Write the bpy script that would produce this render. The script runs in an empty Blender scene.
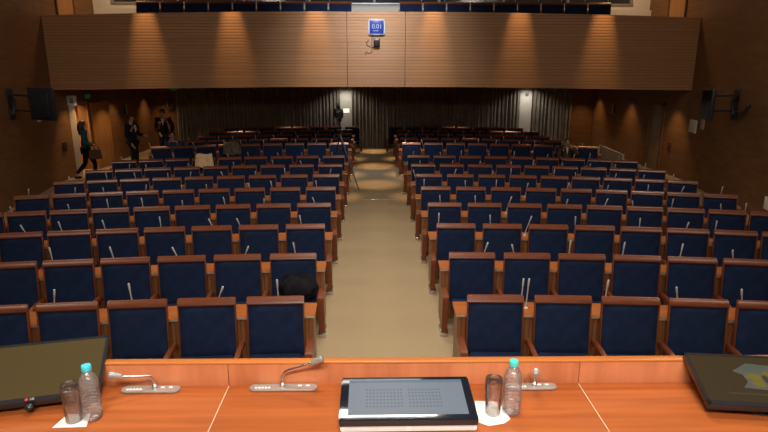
import bpy, bmesh, math, random
from mathutils import Vector, Matrix
random.seed(7)
C = bpy.context.scene.collection
PI = math.pi
sin, cos = math.sin, math.cos

# ------------------------------------------------------------------ materials
def new_mat(name):
    m = bpy.data.materials.new(name); m.use_nodes = True
    nt = m.node_tree; b = nt.nodes['Principled BSDF']
    return m, nt, b

def plain(name, col, rough=.5, metal=0, noise=.08, scale=30, spec=.5, coat=0, bump=0):
    m, nt, b = new_mat(name); N = nt.nodes; L = nt.links
    tc = N.new('ShaderNodeTexCoord'); nz = N.new('ShaderNodeTexNoise'); nz.inputs['Scale'].default_value = scale
    nz.inputs['Detail'].default_value = 4
    L.new(tc.outputs['Object'], nz.inputs['Vector'])
    r = N.new('ShaderNodeValToRGB')
    r.color_ramp.elements[0].position = .3; r.color_ramp.elements[1].position = .7
    r.color_ramp.elements[0].color = (*[c*(1-noise) for c in col], 1)
    r.color_ramp.elements[1].color = (*[min(1, c*(1+noise)) for c in col], 1)
    L.new(nz.outputs['Fac'], r.inputs['Fac']); L.new(r.outputs['Color'], b.inputs['Base Color'])
    b.inputs['Roughness'].default_value = rough; b.inputs['Metallic'].default_value = metal
    b.inputs['Specular IOR Level'].default_value = spec
    b.inputs['Coat Weight'].default_value = coat
    if bump:
        bp = N.new('ShaderNodeBump'); bp.inputs['Strength'].default_value = bump; bp.inputs['Distance'].default_value = .002
        L.new(nz.outputs['Fac'], bp.inputs['Height']); L.new(bp.outputs['Normal'], b.inputs['Normal'])
    return m

def wood(name, c1, c2, stretch=(1, 12, 12), scale=2, rough=.4, spec=.5, detail=6, lo=.3, hi=.7, slat=None, joints=None):
    """grain runs along the axis with the small stretch factor; slat = (axis, pitch) cuts fine grooves"""
    m, nt, b = new_mat(name); N = nt.nodes; L = nt.links
    tc = N.new('ShaderNodeTexCoord'); mp = N.new('ShaderNodeMapping'); mp.inputs['Scale'].default_value = stretch
    L.new(tc.outputs['Object'], mp.inputs['Vector'])
    nz = N.new('ShaderNodeTexNoise'); nz.inputs['Scale'].default_value = scale; nz.inputs['Detail'].default_value = detail
    nz.inputs['Distortion'].default_value = .4
    L.new(mp.outputs['Vector'], nz.inputs['Vector'])
    r = N.new('ShaderNodeValToRGB')
    r.color_ramp.elements[0].position = lo; r.color_ramp.elements[1].position = hi
    r.color_ramp.elements[0].color = (*c1, 1); r.color_ramp.elements[1].color = (*c2, 1)
    L.new(nz.outputs['Fac'], r.inputs['Fac'])
    out = r.outputs['Color']
    b.inputs['Roughness'].default_value = rough; b.inputs['Specular IOR Level'].default_value = spec
    if slat:
        ax, pitch, width = slat
        sx = N.new('ShaderNodeSeparateXYZ'); L.new(tc.outputs['Object'], sx.inputs['Vector'])
        md = N.new('ShaderNodeMath'); md.operation = 'PINGPONG'; md.inputs[1].default_value = pitch/2
        L.new(sx.outputs[ax], md.inputs[0])
        lt = N.new('ShaderNodeMapRange'); lt.inputs['From Min'].default_value = 0; lt.inputs['From Max'].default_value = width
        L.new(md.outputs[0], lt.inputs['Value'])
        mx = N.new('ShaderNodeMix'); mx.data_type = 'RGBA'
        mx.inputs['A'].default_value = (*[c*.55 for c in c1], 1)
        L.new(lt.outputs['Result'], mx.inputs['Factor']); L.new(out, mx.inputs['B'])
        out = mx.outputs['Result']
        bp = N.new('ShaderNodeBump'); bp.inputs['Strength'].default_value = .5; bp.inputs['Distance'].default_value = .01
        L.new(lt.outputs['Result'], bp.inputs['Height']); L.new(bp.outputs['Normal'], b.inputs['Normal'])
    L.new(out, b.inputs['Base Color'])
    return m

def emit(name, col, strength):
    m, nt, b = new_mat(name)
    b.inputs['Base Color'].default_value = (0.01, 0.01, 0.01, 1)
    b.inputs['Emission Color'].default_value = (*col, 1); b.inputs['Emission Strength'].default_value = strength
    b.inputs['Roughness'].default_value = .3
    return m

def glass(name, col, ior, rough=0):
    m, nt, b = new_mat(name)
    b.inputs['Base Color'].default_value = (*col, 1); b.inputs['Transmission Weight'].default_value = 1
    b.inputs['IOR'].default_value = ior; b.inputs['Roughness'].default_value = rough
    return m

def fabric(name, c, noise=.25, scale=9, rough=.9, sheen=.05):
    m = plain(name, c, rough, 0, noise, scale, .2)
    b = m.node_tree.nodes['Principled BSDF']
    b.inputs['Sheen Weight'].default_value = sheen; b.inputs['Sheen Roughness'].default_value = .5
    b.inputs['Sheen Tint'].default_value = (*[min(1, x*4+.05) for x in c], 1)
    N = m.node_tree.nodes; L = m.node_tree.links
    tc = N.new('ShaderNodeTexCoord'); n2 = N.new('ShaderNodeTexNoise'); n2.inputs['Scale'].default_value = 400
    L.new(tc.outputs['Object'], n2.inputs['Vector'])
    bp = N.new('ShaderNodeBump'); bp.inputs['Strength'].default_value = .25; bp.inputs['Distance'].default_value = .002
    L.new(n2.outputs['Fac'], bp.inputs['Height']); L.new(bp.outputs['Normal'], b.inputs['Normal'])
    return m

def clear(name, tint, haze, bumpy):
    m, nt, b = new_mat(name); N = nt.nodes; L = nt.links; N.remove(b); out = N['Material Output']
    tr = N.new('ShaderNodeBsdfTransparent'); tr.inputs['Color'].default_value = (*tint, 1)
    gl = N.new('ShaderNodeBsdfGlossy'); gl.inputs['Roughness'].default_value = .07
    df = N.new('ShaderNodeBsdfDiffuse'); df.inputs['Color'].default_value = (.8, .82, .84, 1)
    tc = N.new('ShaderNodeTexCoord'); nz = N.new('ShaderNodeTexNoise'); nz.inputs['Scale'].default_value = 70; nz.inputs['Detail'].default_value = 2
    L.new(tc.outputs['Object'], nz.inputs['Vector'])
    bp = N.new('ShaderNodeBump'); bp.inputs['Strength'].default_value = bumpy; bp.inputs['Distance'].default_value = .004
    L.new(nz.outputs['Fac'], bp.inputs['Height'])
    lw = N.new('ShaderNodeLayerWeight'); lw.inputs['Blend'].default_value = .35
    for n_ in (gl, lw): L.new(bp.outputs['Normal'], n_.inputs['Normal'])
    a = N.new('ShaderNodeMixShader'); a.inputs['Fac'].default_value = haze
    L.new(tr.outputs[0], a.inputs[1]); L.new(df.outputs[0], a.inputs[2])
    k = N.new('ShaderNodeMath'); k.operation = 'MULTIPLY_ADD'; k.inputs[1].default_value = .75; k.inputs[2].default_value = .09
    L.new(lw.outputs['Fresnel'], k.inputs[0])
    c = N.new('ShaderNodeMixShader'); L.new(k.outputs[0], c.inputs['Fac'])
    L.new(a.outputs[0], c.inputs[1]); L.new(gl.outputs[0], c.inputs[2]); L.new(c.outputs[0], out.inputs['Surface'])
    return m
M = {}
M['chair_wood'] = wood('chair_wood', (.105, .025, .009), (.165, .043, .0145), (1.2, 14, 14), 3, .30, .5)
M['arm_wood'] = wood('arm_wood', (.13, .031, .0105), (.205, .053, .017), (14, 14, 1.5), 3, .34, .5)
M['desk_wood'] = wood('desk_wood', (.27, .066, .016), (.40, .110, .027), (.7, 12, 12), 2.2, .36, .4)
M['lip_wood'] = wood('lip_wood', (.40, .125, .052), (.56, .20, .085), (9, 9, 1.2), 1.6, .36, .5)
M['cap_wood'] = wood('cap_wood', (.40, .125, .028), (.52, .17, .04), (.7, 12, 12), 2, .3, .5)
M['table_wood'] = wood('table_wood', (.30, .082, .016), (.42, .125, .027), (1, 12, 12), 2.5, .38, .45)
M['front_wood'] = wood('front_wood', (.19, .07, .028), (.27, .105, .042), (14, 14, 1.2), 3, .45, .4, slat=('X', .045, .006))
M['wall_wood'] = wood('wall_wood', (.165, .080, .032), (.23, .112, .046), (8, .35, 8), 1.3, .5, .35, detail=8)
M['back_wood'] = wood('back_wood', (.15, .066, .024), (.20, .09, .034), (.5, 8, 8), 1.3, .5, .35)
M['parapet_wood'] = wood('parapet_wood', (.36, .180, .076), (.45, .230, .100), (.25, 10, 10), 1.6, .45, .4, slat=('Z', .078, .011))
M['door_wood'] = wood('door_wood', (.36, .17, .06), (.44, .21, .075), (6, 6, .6), 1.5, .4)
M['grey_door'] = wood('grey_door', (.24, .16, .10), (.29, .19, .12), (6, 6, .6), 1.5, .4)
M['cream'] = plain('cream_paint', (.62, .50, .36), .55, noise=.04)
M['white_wall'] = plain('white_wall', (.74, .72, .66), .7, noise=.03, scale=5)
M['dark_ceiling'] = plain('dark_ceiling', (.22, .2, .18), .8, noise=.05, scale=4)
M['navy'] = fabric('navy_fabric', (.0062, .0145, .044))
M['carpet'] = plain('carpet_beige', (.36, .272, .160), .95, noise=.13, scale=60, spec=.1, bump=.4)
M['trim_metal'] = plain('trim_metal', (.62, .52, .40), .35, .6, .05)
M['steel'] = plain('steel', (.62, .62, .62), .25, 1, .03)
M['silver'] = plain('silver_plastic', (.58, .58, .56), .35, .2, .03)
M['plate_grey'] = plain('plate_grey', (.40, .38, .36), .38, .5, .05)
M['mic_mesh'] = plain('mic_mesh', (.42, .42, .42), .4, .6, .35, 300)
M['black'] = plain('black_plastic', (.014, .014, .016), .3, 0, .1)
M['gloss_black'] = plain('gloss_black', (.008, .010, .016), .08, 0, .05, coat=.5)
M['tv_black'] = plain('tv_black', (.018, .021, .028), .4, 0, .2, 6)
M['curtain'] = fabric('curtain_fabric', (.20, .178, .145), .2, 3, .9, .1)
M['screen_off'] = plain('screen_off', (.058, .042, .018), .22, 0, .04, 2, .6)  # brown in the base colour stands in for the reflected room
M['screen_dim'] = plain('screen_dim', (.030, .022, .012), .22, 0, .04, 2, .5)
M['white_paper'] = plain('white_paper', (.85, .83, .80), .8, noise=.03)
M['pink_paper'] = plain('pink_paper', (.55, .40, .36), .8, noise=.03)
M['grey_plastic'] = plain('grey_plastic', (.28, .27, .25), .5, noise=.05)
M['light_grey'] = plain('light_grey_plastic', (.74, .76, .78), .45, noise=.03)
M['cyan'] = plain('cyan_cap', (.06, .55, .68), .4, noise=.03)
M['aqua'] = plain('aqua_cap', (.07, .58, .55), .4, noise=.03)
M['water'] = clear('water_plastic', (.95, .96, .97), .11, 1.0)
M['tumbler'] = clear('tumbler_glass', (.96, .96, .96), .012, .0)
M['red_dark'] = plain('dark_red', (.16, .02, .015), .5)
M['dark_brown'] = plain('dark_brown', (.035, .018, .01), .5)
M['touch'] = emit('touch_screen', (.30, .36, .42), .62)
M['touch_mark'] = emit('touch_mark', (.17, .20, .24), .6)
M['touch_bar'] = emit('touch_bar', (.20, .32, .48), .5)
M['clock_blue'] = emit('clock_blue', (.02, .06, .42), .9)
M['clock_digit'] = emit('clock_digit', (.55, .65, 1), .9)
M['clock_frame'] = plain('clock_frame', (.42, .44, .47), .4)
M['exit_green'] = emit('exit_green', (.02, .13, .03), .16)
M['lcd'] = emit('lcd_white', (1, .86, .66), 1.2)
M['window_glass'] = plain('booth_glass', (.03, .032, .035), .1, 0, .05)
M['alu'] = plain('aluminium_frame', (.45, .47, .5), .4, .5, .03)
M['skin'] = plain('skin', (.48, .25, .16), .55, noise=.06)
M['hair_brown'] = plain('brown_hair', (.035, .016, .009), .5, noise=.3, scale=60)
M['hair_dark'] = plain('dark_hair', (.02, .013, .01), .5, noise=.3, scale=60)
M['teal'] = fabric('teal_cloth', (.02, .095, .13))
M['black_cloth'] = fabric('black_cloth', (.009, .009, .012))
M['suit'] = fabric('suit_cloth', (.010, .012, .020))
M['shirt'] = fabric('white_shirt', (.62, .6, .58), .05)
M['blue_shirt'] = fabric('blue_shirt', (.03, .06, .13))
M['brown_coat'] = fabric('brown_coat', (.07, .04, .025))
M['beige_coat'] = fabric('beige_coat', (.68, .46, .26), .15)
M['grey_coat'] = fabric('grey_coat', (.11, .085, .06), .4)
M['bag_leather'] = plain('bag_leather', (.09, .025, .015), .45)
M['perforated'] = plain('perforated_panel', (.20, .15, .10), .6, noise=.8, scale=40)

# ------------------------------------------------------------------ mesh builder
class MB:
    def __init__(s): s.bm = bmesh.new()
    def box(s, x0, x1, y0, y1, z0, z1, bev=0, seg=2):
        r = bmesh.ops.create_cube(s.bm, size=1)
        for v in r['verts']:
            v.co = Vector(((x0+x1)/2+v.co.x*(x1-x0), (y0+y1)/2+v.co.y*(y1-y0), (z0+z1)/2+v.co.z*(z1-z0)))
        if bev:
            ed = list({e for v in r['verts'] for e in v.link_edges})
            bmesh.ops.bevel(s.bm, geom=ed, offset=bev, segments=seg, affect='EDGES', profile=.5)
        return s
    def prism(s, poly, axis, a, b, bev=0):
        """extrude a closed 2-D outline along an axis from a to b"""
        def P(p, t):
            if axis == 'x': return (t, p[0], p[1])
            if axis == 'y': return (p[0], t, p[1])
            return (p[0], p[1], t)
        A = [s.bm.verts.new(P(p, a)) for p in poly]; B = [s.bm.verts.new(P(p, b)) for p in poly]
        n = len(poly); fs = [s.bm.faces.new(A), s.bm.faces.new(B[::-1])]
        for i in range(n): fs.append(s.bm.faces.new([A[i], B[i], B[(i+1) % n], A[(i+1) % n]]))
        bmesh.ops.recalc_face_normals(s.bm, faces=fs)
        if bev:
            ed = list({e for f in fs[:2] for e in f.edges})
            bmesh.ops.bevel(s.bm, geom=ed, offset=bev, segments=2, affect='EDGES')
        return s
    def tube(s, pts, r, seg=8, cap=True):
        pts = [Vector(p) for p in pts]; R = r if isinstance(r, (list, tuple)) else [r]*len(pts)
        rings = []; up = None
        for i, p in enumerate(pts):
            t = (pts[min(i+1, len(pts)-1)]-pts[max(i-1, 0)]).normalized()
            if up is None:
                up = Vector((0, 0, 1)) if abs(t.z) < .9 else Vector((1, 0, 0))
            u = t.cross(up).normalized(); w = u.cross(t).normalized(); up = w
            rings.append([s.bm.verts.new(p+R[i]*(u*cos(2*PI*k/seg)+w*sin(2*PI*k/seg))) for k in range(seg)])
        fs = []
        for a, b in zip(rings, rings[1:]):
            for k in range(seg): fs.append(s.bm.faces.new([a[k], a[(k+1) % seg], b[(k+1) % seg], b[k]]))
        if cap: fs.append(s.bm.faces.new(rings[0][::-1])); fs.append(s.bm.faces.new(rings[-1]))
        bmesh.ops.recalc_face_normals(s.bm, faces=fs)
        return s
    def lathe(s, prof, seg=24, c=(0, 0, 0)):
        rings = []; fs = []
        for r, z in prof:
            if r < 1e-6: rings.append([s.bm.verts.new((c[0], c[1], c[2]+z))])
            else: rings.append([s.bm.verts.new((c[0]+r*cos(2*PI*k/seg), c[1]+r*sin(2*PI*k/seg), c[2]+z)) for k in range(seg)])
        for a, b in zip(rings, rings[1:]):
            for k in range(seg):
                k2 = (k+1) % seg
                if len(a) == 1 and len(b) == 1: continue
                if len(a) == 1: fs.append(s.bm.faces.new([a[0], b[k2], b[k]]))
                elif len(b) == 1: fs.append(s.bm.faces.new([a[k], a[k2], b[0]]))
                else: fs.append(s.bm.faces.new([a[k], a[k2], b[k2], b[k]]))
        bmesh.ops.recalc_face_normals(s.bm, faces=fs)
        return s
    def ball(s, c, r, sc=(1, 1, 1), sub=2):
        g = bmesh.ops.create_icosphere(s.bm, subdivisions=sub, radius=r)
        for v in g['verts']: v.co = Vector((c[0]+v.co.x*sc[0], c[1]+v.co.y*sc[1], c[2]+v.co.z*sc[2]))
        return s
    def sheet(s, fn, nu, nv, th=.01, closed=True):
        """thick sheet: fn(u, v) gives a point, thickness along local normal"""
        g = [[Vector(fn(i/nu, j/nv)) for j in range(nv+1)] for i in range(nu+1)]
        def nrm(i, j):
            a = g[min(i+1, nu)][j]-g[max(i-1, 0)][j]; b = g[i][min(j+1, nv)]-g[i][max(j-1, 0)]
            n = a.cross(b); return n.normalized() if n.length > 1e-9 else Vector((0, 0, 1))
        A = [[s.bm.verts.new(g[i][j]) for j in range(nv+1)] for i in range(nu+1)]
        B = [[s.bm.verts.new(g[i][j]+nrm(i, j)*th) for j in range(nv+1)] for i in range(nu+1)]
        fs = []
        for i in range(nu):
            for j in range(nv):
                fs.append(s.bm.faces.new([A[i][j], A[i][j+1], A[i+1][j+1], A[i+1][j]]))
                fs.append(s.bm.faces.new([B[i][j], B[i+1][j], B[i+1][j+1], B[i][j+1]]))
        for i in range(nu):
            for j in (0, nv): fs.append(s.bm.faces.new([A[i][j], A[i+1][j], B[i+1][j], B[i][j]]))
        for j in range(nv):
            for i in (0, nu): fs.append(s.bm.faces.new([A[i][j], B[i][j], B[i][j+1], A[i][j+1]]))
        bmesh.ops.recalc_face_normals(s.bm, faces=fs)
        return s
    def build(s, name, mat, parent=None, smooth=True, xf=None):
        if xf: s.bm.transform(xf)
        me = bpy.data.meshes.new(name); s.bm.to_mesh(me); s.bm.free()
        me.materials.append(M[mat])
        if smooth:
            for p in me.polygons: p.use_smooth = True
            try: me.set_sharp_from_angle(angle=math.radians(38))
            except Exception: pass
        o = bpy.data.objects.new(name, me); C.objects.link(o)
        if parent: o.parent = parent
        return o

def tag(o, label=None, cat=None, group=None, kind=None):
    if label: o['label'] = label
    if cat: o['category'] = cat
    if group: o['group'] = group
    if kind: o['kind'] = kind
    return o
def empty(name, loc=(0, 0, 0), rz=0, label=None, cat=None, group=None):
    o = bpy.data.objects.new(name, None); C.objects.link(o)
    o.location = loc; o.rotation_euler = (0, 0, rz); o.empty_display_size = .1
    return tag(o, label, cat, group)
def copy_tree(o, parent=None):
    c = o.copy(); C.objects.link(c)
    if parent: c.parent = parent
    for ch in list(o.children): copy_tree(ch, c)
    return c
def struct(o): o['kind'] = 'structure'; return o
ORD = ['first', 'second', 'third', 'fourth', 'fifth', 'sixth', 'seventh', 'eighth', 'ninth', 'tenth']

# ------------------------------------------------------------------ room
WX = 8.75; YB = 23.3; YF = -3.0; ZC = 7.0; YP = 16.2
struct(MB().box(-9.3, 9.3, YF-.3, YB+.5, -.2, 0).build('floor', 'carpet'))
struct(MB().box(-9.3, 9.3, YF-.3, YB+.5, ZC, ZC+.2).build('ceiling', 'dark_ceiling'))
def side_wall(nm, s, hole):
    m = MB(); x0, x1 = (s*WX, s*(WX+.3)); x0, x1 = min(x0, x1), max(x0, x1)
    y0, y1, z1 = hole
    m.box(x0, x1, YP, y0, 0, ZC).box(x0, x1, y1, YB+.3, 0, ZC).box(x0, x1, y0, y1, z1, ZC)
    m.prism([(s*WX, YP), (s*7.758, 10.0), (s*7.758, YF-.3), (s*(WX+.3), YF-.3), (s*(WX+.3), YP)], 'z', 0, ZC)
    return struct(m.build(nm, 'wall_wood'))
side_wall('wall_left', -1, (17.1, 18.12, 2.06)); side_wall('wall_right', 1, (17.55, 18.5, 2.03))
struct(MB().box(-9.05, 9.05, YB, YB+.3, 0, ZC).build('wall_back', 'back_wood'))
struct(MB().box(-9.05, 9.05, YF-.3, YF, 0, ZC).build('wall_front', 'wall_wood'))
# podium the table stands on
struct(MB().box(-7.7, 7.7, YF, 2.1, 0, 1.15).build('podium_floor', 'carpet'))
# thin strip where the aisle carpet changes
struct(MB().box(-.66, .66, 13.66, 13.70, 0, .012, .004).build('trim_1', 'trim_metal'))

# balcony: parapet (slightly arched), soffit, floor
def parapet():
    m = MB(); n = 40; joints = [-8.75, -.76, .80, 8.75]
    def zt(x): return 4.53-.12*(x/8.6)**2
    def zb(x): return 2.58-.09*(x/8.6)**2
    for a, b in zip(joints, joints[1:]):
        k = max(2, int((b-a)*2.5)); prev = None
        for i in range(k):
            xa = a+(b-a)*i/k + (.006 if i == 0 else 0); xb = a+(b-a)*(i+1)/k - (.006 if i == k-1 else 0)
            vs = [m.bm.verts.new(p) for p in ((xa, YP, zb(xa)), (xb, YP, zb(xb)), (xb, YP, zt(xb)), (xa, YP, zt(xa)),
                                               (xa, YP+.14, zb(xa)), (xb, YP+.14, zb(xb)), (xb, YP+.14, zt(xb)), (xa, YP+.14, zt(xa)))]
            for f in ((0, 1, 2, 3), (5, 4, 7, 6), (3, 2, 6, 7), (1, 0, 4, 5)): m.bm.faces.new([vs[q] for q in f])
            if i == 0: m.bm.faces.new([vs[q] for q in (0, 3, 7, 4)])
            if i == k-1: m.bm.faces.new([vs[q] for q in (1, 5, 6, 2)])
    bmesh.ops.remove_doubles(m.bm, verts=m.bm.verts, dist=.0005)
    return struct(m.build('balcony_parapet', 'parapet_wood', smooth=False))
parapet()
struct(MB().box(-WX, WX, YP+.14, YB, 2.62, 2.74).build('balcony_soffit', 'dark_ceiling'))
struct(MB().box(-WX, WX, YP+.14, YB, 3.75, 3.88).build('balcony_floor', 'carpet'))
# upper back wall with the long booth window
yw = 19.3
struct(MB().box(-WX, WX, yw, yw+.15, 3.88, 5.00).box(-WX, -8.15, yw, yw+.15, 5.0, ZC).box(8.15, WX, yw, yw+.15, 5.0, ZC)
       .box(-8.15, 8.15, yw, yw+.15, 6.3, ZC).build('wall_upper', 'white_wall'))
w = struct(MB().box(-8.1, 8.1, yw+.06, yw+.08, 5.05, 6.3).build('window_1', 'window_glass'))
fr = MB().box(-8.2, 8.2, yw-.04, yw+.1, 5.0, 5.06, .008)
for k in range(9): fr.box(-8.18+k*2.035, -8.1+k*2.035, yw-.04, yw+.1, 5.06, 6.3, .008)
fr.build('window_frame', 'alu', w)
# pale corners of the upper wall, short returns beside the seats
struct(MB().box(-8.3, -7.05, 18.3, 18.45, 3.88, 4.78).build('trim_2', 'white_wall'))
struct(MB().box(7.1, 8.35, 18.3, 18.45, 3.88, 4.78).build('trim_3', 'white_wall'))

# pillars
struct(MB().box(-1.33, -.86, 22.95, YB, 0, 2.62, .01).build('pillar_left', 'white_wall'))
struct(MB().box(5.70, 6.18, 22.95, YB, 0, 2.62, .01).build('pillar_right', 'white_wall'))
tag(MB().box(5.91, 6.03, 22.9, 22.95, 2.05, 2.17, .02).build('wall_speaker', 'grey_plastic'),
    'small grey speaker high on the right pale pillar', 'speaker')

# curtains
def curtain(x0, x1, label, seed):
    rnd = random.Random(seed); ph = [rnd.uniform(0, 6) for _ in range(8)]
    def fn(u, v):
        x = x0+(x1-x0)*u
        a = .028+.022*(1-v)
        y = 22.86 + a*sin(x*46+1.2*sin(x*3.1+ph[0])+ph[1]) + .4*a*sin(x*93+ph[2]) - .05*(1-v)**2*(1+sin(x*5+ph[3]))
        xx = x+.03*sin(x*17+ph[4])*(1-v)
        return (xx, y, .02+2.58*v)
    o = MB().sheet(fn, int((x1-x0)*85), 6, .012).build('curtain', 'curtain')
    return tag(o, label, 'curtain', 'dark curtains along the back wall')
curtain(-7.6, -1.34, 'dark pleated curtain covering the back wall left of the left pale pillar', 1)
curtain(-.85, 5.68, 'wide dark pleated curtain at the end of the aisle between the two pale pillars', 2)
curtain(6.19, 7.7, 'narrow dark pleated curtain right of the right pale pillar', 3)

# ------------------------------------------------------------------ doors and wall bits
d = struct(MB().box(-WX-.02, -WX+.03, 17.04, 17.16, 0, 2.12, .005).box(-WX-.02, -WX+.03, 18.06, 18.18, 0, 2.12, .005)
           .box(-WX-.02, -WX+.03, 17.04, 18.18, 2.0, 2.12, .005).build('door_1', 'door_wood'))
MB().box(-WX-.28, -WX+.16, 17.00, 17.06, 0, 2.1, .006).build('door_jamb', 'cream', d)
leaf = MB().box(0, .95, -.04, 0, .01, 2.04, .004).build('door_leaf', 'door_wood', d)
leaf.location = (-WX+.05, 18.15, 0); leaf.rotation_euler = (0, 0, math.radians(82))
hd = MB().tube([(.84, -.04, 1.0), (.84, -.09, 1.0), (.74, -.09, 1.0)], .01).build('door_handle', 'steel', leaf)
# lobby behind the left door so that the opening shows lit wood
struct(MB().box(-10.6, -10.5, 16.2, 19.2, 0, 2.6).box(-10.6, -9.05, 16.1, 16.2, 0, 2.6).box(-10.6, -9.05, 19.2, 19.3, 0, 2.6)
       .box(-10.6, -9.05, 16.2, 19.2, 2.5, 2.6).box(-10.6, -9.05, 16.2, 19.2, -.1, 0).build('lobby_walls', 'door_wood'))
d2 = struct(MB().box(WX-.03, WX+.02, 17.5, 17.62, 0, 2.08, .005).box(WX-.03, WX+.02, 18.43, 18.55, 0, 2.08, .005)
            .box(WX-.03, WX+.02, 17.5, 18.55, 1.98, 2.08, .005).build('door_2', 'wall_wood'))
MB().box(WX+.0, WX+.05, 17.62, 18.43, .01, 1.98, .004).build('door_leaf', 'grey_door', d2)
MB().tube([(WX-.0, 17.72, 1.0), (WX-.06, 17.72, 1.0), (WX-.06, 17.84, 1.0)], .012).build('door_handle', 'dark_brown', d2)
# upper doors at the balcony ends
for k, s in ((3, -1), (4, 1)):
    dd = struct(MB().box(s*WX-.03, s*WX+.03, 17.0, 17.08, 3.88, 5.95).box(s*WX-.03, s*WX+.03, 17.95, 18.03, 3.88, 5.95)
                .box(s*WX-.03, s*WX+.03, 17.0, 18.03, 5.88, 5.95).build('door_%d' % k, 'dark_brown'))
    MB().box(s*WX-.025, s*WX+.025, 17.08, 17.95, 3.88, 5.88).build('door_leaf', 'door_wood', dd)

def wall_item(nm, mat, x0, x1, y0, y1, z0, z1, label, cat, group=None, bev=.008):
    return tag(MB().box(x0, x1, y0, y1, z0, z1, bev).build(nm, mat), label, cat, group)
sg = empty('sign_box', (-WX, 17.0, 2.2), 0, 'small pale box sign fixed on the left wall above the cream door jamb', 'sign')
MB().box(0, .24, -.05, .05, -.17, .11, .015).build('housing', 'light_grey', sg)
MB().box(.07, .18, -.056, -.05, -.10, .05, .002).build('face', 'grey_plastic', sg)
ex = empty('exit_sign', (-WX, 18.1, 2.22), 0, 'dim green exit sign above the open door on the left wall', 'sign')
MB().box(0, .05, -.2, .2, -.06, .10, .006).build('housing', 'dark_brown', ex)
MB().box(.05, .055, -.18, .18, -.045, .085, .001).build('face', 'exit_green', ex)
ex = empty('exit_sign', (-7.72, YB-.02, 2.26), 0, 'dim green exit sign high on the back wall at the left curtain end', 'sign')
MB().box(-.2, .2, -.06, .0, -.06, .10, .006).build('housing', 'dark_brown', ex)
MB().box(-.18, .18, -.065, -.06, -.045, .085, .001).build('face', 'exit_green', ex)
wall_item('switch_box', 'dark_brown', -WX, -WX+.05, 16.38, 16.56, .80, 1.05, 'small dark switch box on the left wall before the open door', 'switch')
wall_item('switch_box', 'dark_brown', -WX, -WX+.05, 19.12, 19.32, .78, 1.03, 'small dark switch box on the left wall beyond the open door leaf', 'switch')
wall_item('call_box', 'red_dark', WX-.05, WX+.004, 16.94, 17.08, .80, .97, 'small dark red call box on the right wall by the closed door', 'call box')
for (mt_, x, y, z, hw, hh, lb) in (('white_paper', 8.685, 15.79, 1.55, .27, .175, 'large white paper notice on the right wall'),
                                   ('pink_paper', 8.583, 15.16, 1.66, .12, .125, 'narrow pinkish paper notice on the right wall beside the white one'),
                                   ('white_paper', 7.98, 11.39, .41, .11, .13, 'white sheet low on the right wall behind the chairs at the right edge')):
    o = tag(MB().box(-.012, .004, -hw, hw, -hh, hh, .002).build('paper_notice', mt_), lb, 'notice')
    o.location = (x, y, z); o.rotation_euler = (0, 0, math.radians(-9.09))
for (x, y, z, hx, hy, lb) in ((-WX+.05, 20.76, 1.66, .05, .06, 'slim grey column speaker on the left wall between the standing men'),
                              (-7.98, YB-.05, 1.72, .09, .05, 'slim grey column speaker on the back wall above the taller standing man'),
                              (WX-.05, 21.2, 1.66, .05, .06, 'slim grey column speaker on the right wall near the back corner')):
    sp = empty('column_speaker', (x, y, z), 0, lb, 'speaker', 'slim wall speakers')
    MB().box(-hx, hx, -hy, hy, -.18, .18, .01).build('housing', 'grey_plastic', sp)
    MB().box(-hx*.7, hx*.7, -hy-.006, -hy, -.16, .16, .002).build('grille', 'dark_brown', sp)
for (x, y, z, lb) in ((-7.75, 18.6, 2.60, 'small white dome sensor under the balcony on the left'),
                      (7.72, 18.0, 2.60, 'small white dome sensor under the balcony above the right door')):
    t = empty('dome_sensor', (x, y, z), 0, lb, 'sensor', 'dome sensors')
    MB().lathe([(.0001, 0), (.07, 0), (.07, -.02), (.05, -.06), (.0, -.09)][1:]).build('dome', 'light_grey', t)
    MB().lathe([(.0, .02), (.085, .02), (.085, 0), (.0, 0)]).build('mount_ring', 'white_wall', t)

# pale perforated side panel next to the rear block
pb = empty('perforated_panel', (6.42, 16.45, 0), 0, 'low pale perforated panel sloping beside the first rear row on the right', 'panel')
MB().prism([(0, 0), (.74, 0), (.74, .76), (0, .95)], 'y', 0, .04).build('panel_sheet', 'perforated', pb)
MB().tube([(0, .02, .955), (.74, .02, .765)], .010).build('top_rail', 'cream', pb)
MB().box(-.02, .01, -.01, .05, 0, .955, .006).box(.73, .76, -.01, .05, 0, .765, .006).build('frame_post', 'cream', pb)
pb.rotation_euler = (0, 0, math.radians(-54))

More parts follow.
